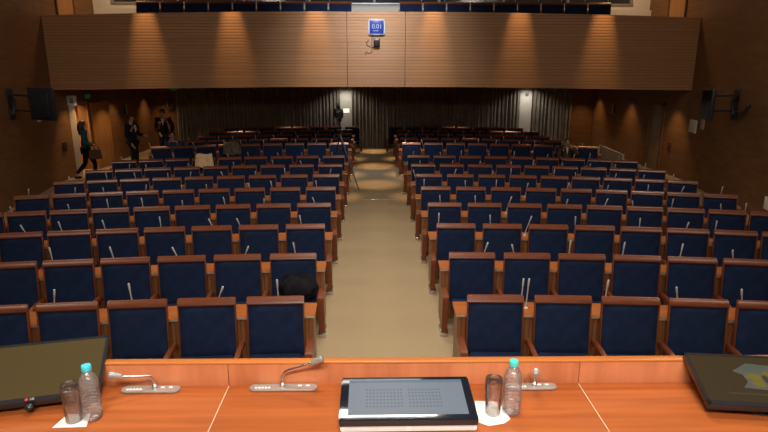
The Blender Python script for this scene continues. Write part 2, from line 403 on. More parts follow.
# ------------------------------------------------------------------ wall screens
def wall_screen(loc, rz, w, h, wall_pt, label, s):
    t = empty('wall_screen', loc, 0, label, 'television', 'wall screens on arms')
    R = Matrix.Rotation(rz, 4, 'Z')
    MB().box(-w/2, w/2, -.03, .03, -h/2, h/2, .012).build('screen_case', 'tv_black', t, xf=R)
    m = MB().box(-w*.36, w*.36, -.075, -.03, -h*.40, h*.42, .015)
    for k in range(7): m.box(-w*.30+k*w*.1-.012, -w*.30+k*w*.1+.012, -.085, -.07, -h*.32, h*.34, .004)
    m.build('rear_cover', 'tv_black', t, xf=R)
    MB().box(-w*.47, w*.47, .03, .034, -h*.46, h*.46).build('display', 'gloss_black', t, xf=R)
    bk = R @ Vector((-s*w*.46 if s < 0 else -s*w*.46, 0, 0))
    bk = R @ Vector((s*w*.4, 0, 0)); p = Vector(wall_pt)-Vector(loc)
    m = MB()
    for dz in (.17, -.17):
        m.tube([(bk.x, bk.y, dz), (p.x-s*.1, p.y, dz)], .022)
    m.build('swing_arm', 'tv_black', t)
    m = MB().box(p.x-.04, p.x+.04, p.y-.10, p.y+.10, .12, .33, .02).box(p.x-.04, p.x+.04, p.y-.10, p.y+.10, -.38, -.16, .02)
    m.tube([(p.x-s*.06, p.y-.06, .2), (p.x-s*.09, p.y+.03, 0), (p.x-s*.06, p.y-.05, -.25)], .035)
    m.box(p.x-.02 if s < 0 else p.x, p.x if s < 0 else p.x+.02, p.y-.08, p.y+.08, -.3, .3)
    m.build('wall_bracket', 'tv_black', t)
    if s > 0:
        m = MB().tube([(p.x-.04, p.y-.25, -.19), (p.x-.10, p.y-.40, -.23), (p.x-.15, p.y-.55, -.17), (p.x-.13, p.y-.63, -.05)], .025)
        m.ball((p.x-.13, p.y-.65, -.02), .05).tube([(p.x-.02, p.y-.08, -.2), (p.x-.04, p.y-.25, -.19)], .025)
        m.build('cable_arm', 'tv_black', t)
    return t
wall_screen((-7.31, 13.05, 2.31), math.radians(-24), .76, .70, (-8.31, 13.58, 2.31),
            'black wall screen on a swing arm against the left wood wall', -1)
wall_screen((7.42, 13.06, 2.31), math.radians(76), .74, .70, (8.28, 13.39, 2.31),
            'black wall screen on a swing arm against the right wood wall', 1)
o = tag(MB().box(-.01, .06, -.07, .07, -.04, .04, .01).build('wall_socket', 'light_grey'), 'small pale socket on the left wall below the wall screen', 'socket')
o.location = (-8.564, 15.04, 1.795); o.rotation_euler = (0, 0, math.radians(9.09))

# ------------------------------------------------------------------ clock display on the parapet
ck = empty('wall_clock', (.033, YP, 4.135), 0, 'square blue digital clock with white frame on the balcony front', 'clock')
MB().prism([(-.215, -.17), (-.19, -.195), (0, -.205), (.19, -.195), (.215, -.17), (.222, 0), (.215, .17), (.19, .195), (0, .205), (-.19, .195), (-.215, .17), (-.222, 0)], 'y', -.07, 0, .012).build('frame', 'clock_frame', ck)
MB().box(-.19, .19, -.074, -.068, -.172, .168, .002).build('display', 'clock_blue', ck)
def text(body, size, parent, loc, mat, name, rot=(PI/2, 0, 0)):
    cu = bpy.data.curves.new(name, 'FONT'); cu.body = body; cu.size = size; cu.align_x = 'CENTER'; cu.align_y = 'CENTER'; cu.extrude = .001
    o = bpy.data.objects.new(name, cu); C.objects.link(o)
    dg = bpy.context.evaluated_depsgraph_get(); me = bpy.data.meshes.new_from_object(o.evaluated_get(dg))
    bpy.data.objects.remove(o); me.materials.clear(); me.materials.append(M[mat])
    q = bpy.data.objects.new(name, me); C.objects.link(q); q.parent = parent; q.location = loc; q.rotation_euler = rot
    return q
text('0.01', .16, ck, (.01, -.077, .01), 'clock_digit', 'digits')
m = MB()
for k in range(4): m.box(-.085+k*.035, -.062+k*.035, -.078, -.075, -.105, -.085)
m.build('small_digits', 'clock_digit', ck)
cb = empty('control_box', (.03, YP, 3.74), 0, 'small black box under the blue clock on the balcony front', 'control box')
MB().box(-.08, .09, -.08, 0, -.11, .11, .01).build('housing', 'black', cb)
MB().box(-.06, .07, -.085, -.08, .06, .09, .002).build('label_strip', 'grey_plastic', cb)
m = MB().tube([(-0.09, YP-.008, 3.93), (-0.09, YP-.008, 3.72), (-0.11, YP-.008, 3.62), (-0.21, YP-.008, 3.66), (-0.24, YP-.008, 3.74), (-0.18, YP-.008, 3.80)], .010)
m.tube([(-0.08, YP-.008, 3.64), (-0.10, YP-.008, 3.50), (-0.19, YP-.008, 3.46), (-0.25, YP-.008, 3.52), (-0.27, YP-.008, 3.42)], .010)
m.tube([(-0.09, YP-.008, 3.62), (0.04, YP-.008, 3.65)], .010)
tag(m.build('cable', 'tv_black'), 'thin looped cable hanging beside the small black box on the balcony front', 'cable')

# ------------------------------------------------------------------ chairs
W = .550; HT = .95
def lean(y, z): return y-(HT-z)*.11
def lean_all(bm):
    for v in bm.verts: v.co.y = lean(v.co.y, v.co.z)
def cushion():
    m = MB(); nx, nz = 14, 14; w = W-.022; z0, z1 = .36, .886; r = .022
    def fn(u, v):
        x = -w/2+w*u; z = z0+(z1-z0)*v
        # rounded upper corners
        e = max(0, abs(x)-(w/2-r)); zz = z
        if z > z1-r: zz = min(z, z1-r+math.sqrt(max(0, r*r-e*e))) if e > 0 else z
        a = max(0, 1-(2*u-1)**8)*max(0, 1-(2*v-1)**10)
        b = (1-(2*u-1)**2)
        return (x, -.030-.022*a-.008*b*a, zz)
    m.sheet(fn, nx, nz, -.018)
    lean_all(m.bm); return m
me_parts = {}
def proto_part(key, m, name, mat): me_parts[key] = (m.build(name, mat)); return me_parts[key]
hold = []
m = MB().prism([(-.050, .880), (-.057, .893), (-.053, .906), (-.030, .942), (-.020, .949), (-.004, .950), (0, .946), (0, .880)], 'x', -W/2, W/2, .006)
m.box(-W/2, -W/2+.0125, -.046, -.002, .36, .885, .004).box(W/2-.0125, W/2, -.046, -.002, .36, .885, .004).box(-W/2+.02, W/2-.02, -.016, -.002, .40, .885)
lean_all(m.bm)
p_frame = m.build('backrest_frame', 'chair_wood')
p_cush = cushion().build('back_cushion', 'navy')
p_seat = MB().box(-.25, .25, -.54, -.14, .325, .415, .03, 3).build('seat_cushion', 'navy')
p_pan = MB().box(-.235, .235, -.52, -.10, .29, .327, .01).build('seat_pan', 'chair_wood')
def arm(s):
    poly = [(-0.05, 0.47), (-0.05, 0.505), (-0.12, 0.522), (-0.3, 0.526), (-0.4, 0.515), (-0.445, 0.485), (-0.44, 0.465), (-0.36, 0.478)]
    m = MB().prism(poly, 'x', -.023, .023, .008)
    return m.build('armrest', 'arm_wood')
p_arm = arm(1)
p_post = MB().prism([(-0.36, 0.482), (-0.33, 0.02), (-0.24, 0.02), (-0.22, 0.482)], 'x', -.017, .017, .004).build('arm_post', 'arm_wood')
p_end = MB().prism([(-0.43, 0.505), (-0.42, 0.535), (-0.38, 0.552), (-0.12, 0.548), (-0.06, 0.52), (-0.06, 0.42), (-0.1, 0.05), (-0.33, 0.05), (-0.4, 0.37)], 'x', -.034, .034, .010).build('end_panel', 'arm_wood')
p_foot = MB().box(-.045, .045, -.345, -.09, 0, .05, .008).build('metal_foot', 'steel', p_end)
PROTO = [p_frame, p_cush, p_seat, p_pan, p_arm, p_post, p_end, p_foot]
def add_copy(src, parent, x=0):
    o = src.copy(); C.objects.link(o); o.parent = parent; o.location = (x, 0, 0); return o
D = {1: 5.304, 2: 6.647, 3: 7.987, 4: 9.299, 5: 10.633, 6: 11.946, 7: 13.256, 8: 14.622, 10: 17.2, 11: 18.42, 12: 19.64, 13: 20.86, 14: 22.05}
X0 = {14: .83}
def kk(n, s):
    n = min(n, 10)
    return (.0297+.0018*(n-1)) if s < 0 else (.0357+.0019*(n-1))
def arc(n, x, s):
    k = kk(n, s); return (s*x, D[n]-k*x*x/2, -s*k*x)
def seat_x(n, i): return X0.get(n, 1.0704)+.66*i-.0053*i*i
COUNT = {(1, -1): 6, (1, 1): 6, (2, -1): 7, (2, 1): 7, (3, -1): 8, (3, 1): 9, (11, -1): 9, (11, 1): 8, (12, -1): 8, (12, 1): 8, (13, -1): 8, (13, 1): 8, (14, -1): 8, (14, 1): 8}
def rowname(n):
    if n <= 8: return '%s row from podium desk' % ORD[n-1]
    return '%s row of rear section' % ORD[n-10]
def blk(s): return 'left' if s < 0 else 'right'
def make_chair(n, i, s, parts=True):
    x, y, rz = arc(n, seat_x(n, i), s)
    where = 'beside the aisle' if i == 0 else '%s from the aisle' % ORD[i]
    t = empty('auditorium_chair', (x, y, 0), rz,
              'navy wooden chair, %s block, %s, %s' % (blk(s), rowname(n), where), 'chair',
              'navy auditorium chairs')
    add_copy(p_frame, t); add_copy(p_cush, t); add_copy(p_seat, t); add_copy(p_pan, t)
    step = (seat_x(n, i+1)-seat_x(n, i))/2
    add_copy(p_arm, t, s*step); add_copy(p_post, t, s*step)
    if i == 0:
        e = add_copy(p_end, t, -s*.335); add_copy(p_foot, e)
    return t
for n in D:
    for s in (-1, 1):
        for i in range(COUNT.get((n, s), 9)): make_chair(n, i, s)
# balcony chairs, seen over the parapet
for s in (-1, 1):
    for i in range(9):
        x = .99+.668*i
        t = empty('auditorium_chair', (s*x+.02, 17.25, 3.93), 0,
                  'navy wooden chair on the balcony, %s of the middle gap, %s from it' % (blk(s), ORD[i]), 'chair', 'balcony chairs')
        add_copy(p_frame, t); add_copy(p_cush, t); add_copy(p_seat, t); add_copy(p_pan, t)
        t.scale = (1.16, 1, 1)
for s in (-1, 1):
    bt = empty('row_desk', (0, 0, 3.88), 0, 'long wood shelf behind the balcony chairs, %s of the middle gap' % blk(s), 'desk', 'balcony desks')
    x0, x1 = (.68, 6.7); xa, xb = min(s*x0, s*x1), max(s*x0, s*x1)
    MB().box(xa, xb, 17.34, 17.62, .76, .80, .005).build('tabletop', 'table_wood', bt)
    MB().box(xa, xb, 17.42, 17.45, 0, .76).build('front_panel', 'front_wood', bt)
for o in PROTO: bpy.data.objects.remove(o)

# ------------------------------------------------------------------ curved writing desks behind the rows
def strip(n, s, xa, xb, ya, yb, za, zb, seg=16):
    """a curved slab following the arc of row n; ya, yb are offsets behind the chair backs"""
    m = MB(); P = []
    for j in range(seg+1):
        x = xa+(xb-xa)*j/seg; px, py, rz = arc(n, x, s)
        nx, ny = -sin(rz), cos(rz)
        P.append([m.bm.verts.new((px+nx*o, py+ny*o, z)) for o, z in ((ya, za), (yb, za), (yb, zb), (ya, zb))])
    fs = []
    for a, b in zip(P, P[1:]):
        for q in range(4): fs.append(m.bm.faces.new([a[q], a[(q+1) % 4], b[(q+1) % 4], b[q]]))
    fs.append(m.bm.faces.new(P[0])); fs.append(m.bm.faces.new(P[-1][::-1]))
    bmesh.ops.recalc_face_normals(m.bm, faces=fs)
    return m
for n in (1, 2, 3, 4, 5, 6, 7, 8, 10, 11, 12, 13):
    for s in (-1, 1):
        c = COUNT.get((n, s), 9)
        xa = .70; xb = seat_x(n, c-1)+.36
        t = empty('row_desk', (0, 0, 0), 0, 'long curved wood writing desk behind the %s, %s block' % (rowname(n), blk(s)), 'desk', 'curved writing desks')
        strip(n, s, xa, xb, .035, .36, .69, .72).build('tabletop', 'table_wood', t)
        strip(n, s, xa, xb, .030, .036, .694, .716).build('edge_highlight', 'trim_metal', t)  # pale strip put in for the highlight along the tabletop's front edge
        strip(n, s, xa+.02, xb-.02, .06, .085, .06, .691).build('front_panel', 'front_wood', t)
        for xe in (xa+.02, xb-.05):
            strip(n, s, xe, xe+.03, .085, .34, 0, .691, 1).build('end_support', 'arm_wood', t)

# ------------------------------------------------------------------ gooseneck microphones on the writing desks
def mic_parts(dx, dy, h):
    """base, stem, head meshes; the stem leans by dx, dy over its height h"""
    a = MB().lathe([(0, 0), (.022, 0), (.022, .008), (.012, .014), (0, .014)], 12).build('mic_base', 'silver')
    pts = [(0, 0, .012), (dx*.25, dy*.25, h*.36), (dx*.5, dy*.5, h*.56), (dx*.68, dy*.68, h*.72)]
    b = MB().tube(pts, .0062, 6).build('mic_stem', 'silver')
    e = Vector(pts[-1]); g = Vector((dx, dy, h))
    c = MB().tube([e, e+(g-e)*.2, e+(g-e)*.9, g], [.0065, .0095, .0108, .007], 8).build('mic_head', 'silver')
    return [a, b, c]
VAR = [mic_parts(dx, dy, h) for dx, dy, h in ((.07, -.06, .31), (-.03, -.06, .32), (.02, -.09, .29), (.11, -.05, .28), (-.08, -.06, .29), (0, -.05, .34))]
# sideways offset (m) of the microphone from the chair it serves, and lean variant, for the first rows
MIC = {(1, -1): [(.0, 5), (.02, 3), (-.12, 5), (-.23, 0), (-.27, 0)], (1, 1): [(.30, 5), (-.30, 5), (-.17, 5), (-.08, 4), (-.10, 4)],
       (2, -1): [(.02, 1), (.0, 3), (-.06, 4), (-.18, 1), (-.25, 5), (-.25, 4)], (2, 1): [(.14, 0), (-.08, 4), (-.1, 5), (-.1, 5), (-.06, 5), (-.05, 4)]}
rm = random.Random(5)
for n in (1, 2, 3, 4, 5, 6, 7, 8, 10, 11, 12):
    for s in (-1, 1):
        c = COUNT.get((n, s), 9)
        for i in range(c):
            lst = MIC.get((n, s)); off, vr = (lst[i] if lst and i < len(lst) else (rm.uniform(-.28, .06), rm.choice((0, 1, 2, 4, 5))))
            px, py, rz = arc(n, max(.78, seat_x(n, i)+s*off), s)
            bx, by = px-sin(rz)*.2, py+cos(rz)*.2
            where = 'nearest the aisle' if i == 0 else '%s from the aisle' % ORD[i]
            t = empty('gooseneck_microphone', (bx, by, .72), 0,
                      'silver microphone behind %s, %s block, %s' % (rowname(n), blk(s), where), 'microphone', 'desk microphones of the audience')
            for o in VAR[vr]: add_copy(o, t)
for s in (-1, 1):
    for i in range(9):
        t = empty('gooseneck_microphone', (s*(1.3+.668*i)+.02, 17.46, 4.68), 0,
                  'silver microphone above the balcony chairs, %s of the middle gap, %s from it' % (blk(s), ORD[i]), 'microphone', 'balcony microphones')
        for o in VAR[5]: add_copy(o, t)
for v in VAR:
    for o in v: bpy.data.objects.remove(o)

# ------------------------------------------------------------------ the podium desk in the foreground
ZD = 1.9
dk = empty('podium_desk', (0, 1.75, 1.148), math.radians(-.4), 'long polished orange wood podium desk with raised front edge in the foreground', 'desk')
def desk_part(nm, mat, x0, x1, y0, y1, z0, z1, bev=.003):
    return MB().box(x0, x1, y0-1.75, y1-1.75, z0-1.15, z1-1.15, bev).build(nm, mat, dk)
XS = [-3.2, -.70, .668, 3.2]
for a, b in zip(XS, XS[1:]):
    desk_part('worktop', 'desk_wood', a+.0015, b-.0015, 1.35, 2.034, ZD-.035, ZD, .0015)
    desk_part('front_lip', 'lip_wood', a+.0012, b-.0012, 2.034, 2.062, ZD-.035, ZD+.091, .0012)
desk_part('seam_strip', 'cream', -.7013, -.6987, 1.36, 2.033, ZD-.03, ZD-.0005, 0)
desk_part('seam_strip', 'cream', .6667, .6693, 1.36, 2.033, ZD-.03, ZD-.0005, 0)
desk_part('lip_cap', 'cap_wood', -3.2, 3.2, 2.031, 2.068, ZD+.091, ZD+.099, .002)
desk_part('modesty_panel', 'front_wood', -3.2, 3.2, 2.04, 2.06, 1.16, ZD-.035, .002)
for x in (-3.15, -.70, .668, 3.12): desk_part('side_support', 'desk_wood', x, x+.03, 1.45, 2.04, 1.15, ZD-.035, .002)

# touch console
tc_ = empty('touch_console', (-.012, 0, ZD), 0, 'wide black touch-screen console with grey display lying on the desk at the centre', 'console')
x0, x1 = -.2425, .2325; yf, yb = 1.727, 1.965; zf, zb = .048, .067
MB().prism([(yf, .002), (yb, .002), (yb, zb-.012), (yf, zf-.02)], 'x', x0+.004, x1-.004, .003).build('base', 'light_grey', tc_)
for half in (range(0, 28), range(30, 58)):
  m = MB()
  for r in range(2):
    for k in half:
        m.box(x0+.020+k*.0076, x0+.0225+k*.0076, yf-.0012, yf+.001, .007+r*.009, .0095+r*.009)
  m.build('speaker_slots', 'grey_plastic', tc_)
m = MB().prism([(yf-.004, zf-.024), (yb+.003, zb-.016), (yb+.003, zb), (yf+.004, zf), (yf-.004, zf-.004)], 'x', x0, x1, .004)
m.build('bezel', 'gloss_black', tc_)
def on_top(u, v, dz=0):
    return (x0+(x1-x0)*u, yf+(yb-yf)*v, zf+(zb-zf)*v+dz)
def plate(m, u0, u1, v0, v1, dz, th=.0006):
    q = [on_top(u0, v0, dz), on_top(u1, v0, dz), on_top(u1, v1, dz), on_top(u0, v1, dz)]
    A = [m.bm.verts.new(p) for p in q]; B = [m.bm.verts.new((p[0], p[1], p[2]-th)) for p in q]
    m.bm.faces.new(A); m.bm.faces.new(B[::-1])
    for k in range(4): m.bm.faces.new([A[k], B[k], B[(k+1) % 4], A[(k+1) % 4]])
m = MB(); plate(m, .062, .938, .10, .93, .0012, .004); sc_ = m.build('display', 'touch', tc_, smooth=False)
m = MB(); plate(m, .062, .938, .865, .93, .0016)
m.build('menu_bar', 'touch_bar', sc_, smooth=False)
m = MB()
for (ua, ub, nc) in ((.20, .46, 11), (.52, .75, 10)):
    m = MB()
    for c in range(nc):
        for r in range(6):
            u = ua+(ub-ua)*c/(nc-1); v = .28+.40*r/5
            plate(m, u-.0065, u+.0065, v-.013, v+.013, .0018)
    m.build('icon_grid', 'touch_mark', sc_, smooth=False)

# desk microphones
def desk_mic(plate_x0, plate_x1, py, base, pts, head, label):
    t = empty('desk_microphone', (base, py, ZD), 0, label, 'microphone', 'desk microphones on the podium desk')
    a, b = plate_x0-base, plate_x1-base; r = .022; poly = []
    for k in range(9): poly.append((b-r+r*cos(-PI/2+PI*k/8), r*sin(-PI/2+PI*k/8)))
    for k in range(9): poly.append((a+r+r*cos(PI/2+PI*k/8), r*sin(PI/2+PI*k/8)))
    MB().prism(poly, 'z', 0, .008, .002).build('base_plate', 'plate_grey', t)
    m = MB()
    for k in range(5): m.box(a+.022+k*.0125, a+.031+k*.0125, -.012, -.004, .008, .0105, .001)
    for k in range(2): m.box(b-.075+k*.03, b-.06+k*.03, .002, .008, .008, .0105, .001)
    m.build('button', 'white_paper', t)
    MB().lathe([(0, 0), (.011, .006), (.011, .020), (.006, .026), (0, .026)], 14).build('stem_socket', 'steel', t)
    P = [Vector((0, 0, .02))]+[Vector(p) for p in pts]
    MB().tube(P, [.0045]*len(P), 10).build('gooseneck', 'steel', t)
    h = Vector(head); e = P[-1]; dirn = (h-e).normalized()
    MB().tube([e, e+dirn*.004, h-dirn*.004, h+dirn*.008, h+dirn*.012], [.005, .010, .013, .013, .008], 14).build('mic_head', 'mic_mesh', t)
    return t
desk_mic(-1.10, -.876, 2.008, -.972, [(-.002, -.002, .045), (-.010, -.012, .066), (-.035, -.025, .073), (-.095, -.050, .088)], (-.128, -.064, .102),
         'silver gooseneck microphone on the desk by the left monitor, bent flat to the left')
desk_mic(-.612, -.352, 2.010, -.486, [(0, -.002, .05), (.012, -.006, .074), (.03, -.01, .085), (.115, -.03, .122)], (.152, -.038, .142),
         'silver gooseneck microphone left of the touch console, raised to the right')
desk_mic(.372, .574, 1.998, .487, [(0, -.002, .05), (-.002, -.012, .072), (-.006, -.03, .09)], (-.020, -.072, .108),
         'silver gooseneck microphone right of the touch console, pointing at the viewer')

# monitors
def monitor(corner, psi, tilt, w, h, right, label):
    """corner = lower inner corner; right=True when the screen runs off to the right of it"""
    psi = math.radians(psi); t_ = math.radians(tilt)
    e1 = Vector((cos(psi), sin(psi), 0)); nb = Vector((-sin(psi), cos(psi), 0))
    e2 = nb*sin(t_)+Vector((0, 0, cos(t_))); e3 = e1.cross(e2)
    c = Vector(corner) + (e1*(w/2) if right else -e1*(w/2))
    t = empty('computer_monitor', (c.x, c.y, ZD), 0, label, 'monitor', 'monitors on the podium desk')
    R = Matrix((e1, e2, e3)).transposed().to_4x4(); R.translation = Vector((0, 0, c.z-ZD))
    MB().box(-w/2, w/2, 0, h, -.028, 0, .004).build('housing', 'black', t, xf=R)
    MB().box(-w/2, w/2, 0, .018, 0, .0025).box(-w/2, w/2, h-.010, h, 0, .0025).box(-w/2, -w/2+.010, 0, h, 0, .0025).box(w/2-.010, w/2, 0, h, 0, .0025).build('bezel', 'black', t, xf=R)
    d_ = MB().box(-w/2+.010, w/2-.010, .018, h-.010, -.002, .0012).build('display', 'screen_off', t, xf=R)
    mid = R @ Vector((0, h*.45, -.028)); foot = Vector((nb.x*.13, nb.y*.13, 0))
    MB().tube([mid, Vector((mid.x*.6+foot.x*.4, mid.y*.6+foot.y*.4, mid.z*.45)), Vector((foot.x, foot.y, .008))], .016).build('neck', 'black', t)
    MB().lathe([(0, 0), (.10, 0), (.10, .006), (.03, .012), (0, .012)], 28, (foot.x, foot.y, 0)).build('stand_base', 'black', t)
    return t, R, d_
tl, RL, dl = monitor((-1.137, 1.915, 1.945), 13, 66, .56, .275, False, 'black monitor with brown reflection on screen, tilted back at the left end of the desk')
# small round mark and letters on the lower bezel
lg = MB().lathe([(0, 0), (.0055, 0), (.0055, .0012), (0, .0012)], 16).build('logo_disc', 'red_dark', tl)
lg.data.transform(RL @ Matrix.Translation((.040, .009, .0026))); lg.data.materials[0] = plain('logo_red', (.55, .03, .06), .4)
lt = text('LG', .012, tl, (0, 0, 0), 'silver', 'logo_letters', (0, 0, 0)); lt.data.transform(RL @ Matrix.Translation((.058, .009, .003)))
MB().ball((0, 0, 0), .016, (1, 1, .8)).build('power_button', 'black', tl, xf=RL @ Matrix.Translation((.050, -.012, -.012)))
tr, RR, dr = monitor((1.043, 1.784, 1.955), -7, 74, .46, .255, True, 'black monitor lying almost flat at the right of the desk, pale picture on screen')
dr.data.materials[0] = M['screen_dim']
def shape(poly, mat, name, z):
    m = MB().prism([(p[0]*.86+.03, p[1]*.86) for p in poly], 'z', z-.0004, z); return m.build(name, mat, dr, smooth=False, xf=RR)
M['pic_pale'] = emit('picture_pale', (.17, .16, .13), .55); M['pic_yellow'] = emit('picture_yellow', (.26, .20, .02), .6)
M['pic_green'] = emit('picture_green', (.12, .17, .10), .55); M['pic_line'] = emit('picture_line', (.13, .09, .03), .4); M['pic_brown'] = emit('picture_brown', (.10, .05, .02), .5)
shape([(-.135, .195), (-.06, .245), (.04, .235), (.20, .19), (.20, .105), (.0, .09), (-.125, .10), (-.095, .135), (-.10, .175)], 'pic_pale', 'picture_backdrop', .0016)
shape([(-.12, .198), (-.06, .24), (.02, .235), (-.02, .205)], 'pic_green', 'picture_patch', .0020)
shape([(-.10, .165), (-.07, .185), (-.03, .178), (-.02, .15), (-.06, .14)], 'pic_yellow', 'picture_patch', .0021)
shape([(-.02, .185), (.0, .20), (.02, .17), (.05, .12), (.03, .098), (-.02, .10), (-.0, .13)], 'pic_yellow', 'picture_patch', .0022)
shape([(-.085, .135), (-.03, .145), (-.03, .11), (-.07, .105)], 'pic_yellow', 'picture_patch', .0021)
shape([(-.03, .165), (-.01, .18), (.01, .14), (-.02, .13)], 'pic_brown', 'picture_patch', .0024)
shape([(-.20, .062), (.25, .056), (.25, .066), (-.20, .070)], 'pic_line', 'picture_line', .0020)

# bottles, tumblers, napkins
def bottle(x, y, cap, label):
    t = empty('water_bottle', (x, y, ZD), 0, label, 'bottle', 'water bottles on the podium desk')
    pr = [(0, .004), (.018, 0), (.028, .002), (.0325, .010), (.0325, .035)]
    z = .040
    for k in range(7):
        pr += [(.0300, z), (.0300, z+.003), (.0325, z+.007), (.0325, z+.010)]; z += .0135
    pr += [(.0325, .140), (.031, .152), (.026, .166), (.019, .178), (.0135, .186), (.0130, .192), (0, .192)]
    MB().lathe(pr, 32).build('bottle_body', 'water', t)
    t.scale = (1, 1, .97)
    MB().lathe([(0, .190), (.0155, .190), (.0162, .193), (.0162, .208), (.0145, .211), (0, .211)], 28).build('bottle_cap', cap, t)
    return t
bottle(-1.127, 1.832, 'cyan', 'clear ribbed water bottle with bright blue cap beside the left monitor')
bottle(.358, 1.835, 'aqua', 'clear ribbed water bottle with aqua cap beside the touch console')
def tumbler(x, y, label):
    pr = [(.0, .140), (.0285, .140), (.0305, .137), (.031, .130), (.0275, .003), (.0272, .0022), (.0262, .0022), (.0258, .003), (.0290, .122), (.027, .125), (0, .126)]
    o = MB().lathe(pr, 32).build('drinking_glass', 'tumbler'); o.location = (x, y, ZD+.0035)
    return tag(o, label, 'glass', 'drinking glasses on the podium desk')
tumbler(-1.182, 1.812, 'tall clear drinking glass on a napkin in front of the left monitor')
tumbler(.289, 1.825, 'tall clear drinking glass on a napkin at the right side of the touch console')
def napkin(poly, label):
    m = MB().prism(poly, 'z', 0, .0018)
    c = Vector((sum(p[0] for p in poly)/len(poly), sum(p[1] for p in poly)/len(poly)))
    poly2 = [(c.x+(p[0]-c.x)*.93+.002, c.y+(p[1]-c.y)*.93) for p in poly]
    m.prism(poly2, 'z', .0019, .0034)
    o = m.build('paper_napkin', 'white_paper', smooth=False); o.location = (0, 0, ZD)
    return tag(o, label, 'napkin', 'napkins under the glasses')
napkin([(-1.238, 1.772), (-1.125, 1.776), (-1.146, 1.852), (-1.226, 1.852)], 'white paper napkin under the glass by the left monitor')
napkin([(.228, 1.775), (.262, 1.752), (.318, 1.765), (.345, 1.79), (.326, 1.90), (.240, 1.905)], 'white paper napkin under the glass by the touch console')

# ------------------------------------------------------------------ things lying on the chairs
def drape(name, mat, loc, rz, w, drop_f, drop_b, label, cat, seed, th=.02):
    """cloth laid over the top edge of a chair back"""
    rn = random.Random(seed); ph = [rn.uniform(0, 6) for _ in range(6)]
    def fn(u, v):
        x = -w/2+w*u; L = drop_f+drop_b+.09; d_ = v*L
        x *= 1+.10*sin(v*5+ph[0])
        wv = .012*sin(x*26+ph[1]+v*3)+.008*sin(x*47+ph[2])
        if d_ < drop_f: return (x, -.095-.05*(1-d_/drop_f)-wv, .965-(drop_f-d_)-.02*sin(u*7+ph[3]))
        if d_ < drop_f+.09: a = (d_-drop_f)/.09; return (x, -.095+.135*a, .972+.035*sin(PI*a)+.012*sin(x*20+ph[4]))
        return (x, .04+wv*.3, .965-(d_-drop_f-.09))
    o = MB().sheet(fn, 24, 20, th).build(name, mat); o.location = loc; o.rotation_euler = (0, 0, rz)
    return tag(o, label, cat)
x, y, rz = arc(8, seat_x(8, 5)-.02, -1)
drape('jacket', 'beige_coat', (x, y, .02), rz, .40, .26, .12, 'pale beige jacket draped over a chair back in the left block', 'jacket', 3)
x, y, rz = arc(10, seat_x(10, 5)-.1, -1)
drape('coat', 'grey_coat', (x, y, .0), rz, .46, .30, .12, 'grey-brown coat hung over a chair in the first rear row, left block', 'coat', 8)
x, y, rz = arc(2, seat_x(2, 0), -1)
m = MB(); rn = random.Random(4)
def heap(u, v):
    a = 2*PI*u; b = PI*v; r = 1+.16*sin(3*a+1)+.12*sin(5*a+b*3)+.08*sin(9*a+4*b)
    return (.22*r*sin(b)*cos(a), .10*r*sin(b)*sin(a), .15*r*cos(b))
bm_ = m.bm; nu, nv = 28, 14; rows = []
for j in range(nv+1):
    rows.append([bm_.verts.new(heap(i/nu, j/nv)) for i in range(nu)] if 0 < j < nv else [bm_.verts.new(heap(0, j/nv))])
for j in range(nv):
    for i in range(nu):
        i2 = (i+1) % nu; a, b = rows[j], rows[j+1]
        if len(a) == 1: bm_.faces.new([a[0], b[i], b[i2]])
        elif len(b) == 1: bm_.faces.new([a[i], b[0], a[i2]])
        else: bm_.faces.new([a[i], b[i], b[i2], a[i2]])
o = m.build('coat', 'black_cloth'); o.location = (x+.06, y-.225, .60); o.rotation_euler = (0, 0, rz)
tag(o, 'black coat bundled on the aisle chair of the second row, left block', 'coat')

# ------------------------------------------------------------------ people
def skin_mesh(name, verts, edges, radii, mat, parent, root=0, sub=1, extra=None):
    me = bpy.data.meshes.new(name); me.from_pydata(verts, edges, []); me.update()
    o = bpy.data.objects.new(name, me); C.objects.link(o)
    md = o.modifiers.new('s', 'SKIN'); md.use_smooth_shade = True; md.branch_smoothing = .6
    sv = me.skin_vertices[0].data
    for i, r in enumerate(radii):
        sv[i].radius = r if isinstance(r, tuple) else (r, r); sv[i].use_root = (i == root)
    o.modifiers.new('u', 'SUBSURF').levels = sub; o.modifiers['u'].render_levels = sub
    dg = bpy.context.evaluated_depsgraph_get(); dg.update()
    m2 = bpy.data.meshes.new_from_object(o.evaluated_get(dg)); bpy.data.objects.remove(o)
    if extra:
        bm = bmesh.new(); bm.from_mesh(m2); extra(bm); bm.to_mesh(m2); bm.free()
    m2.name = name; m2.materials.clear(); m2.materials.append(M[mat])
    for p in m2.polygons: p.use_smooth = True
    q = bpy.data.objects.new(name, m2); C.objects.link(q); q.parent = parent
    return q

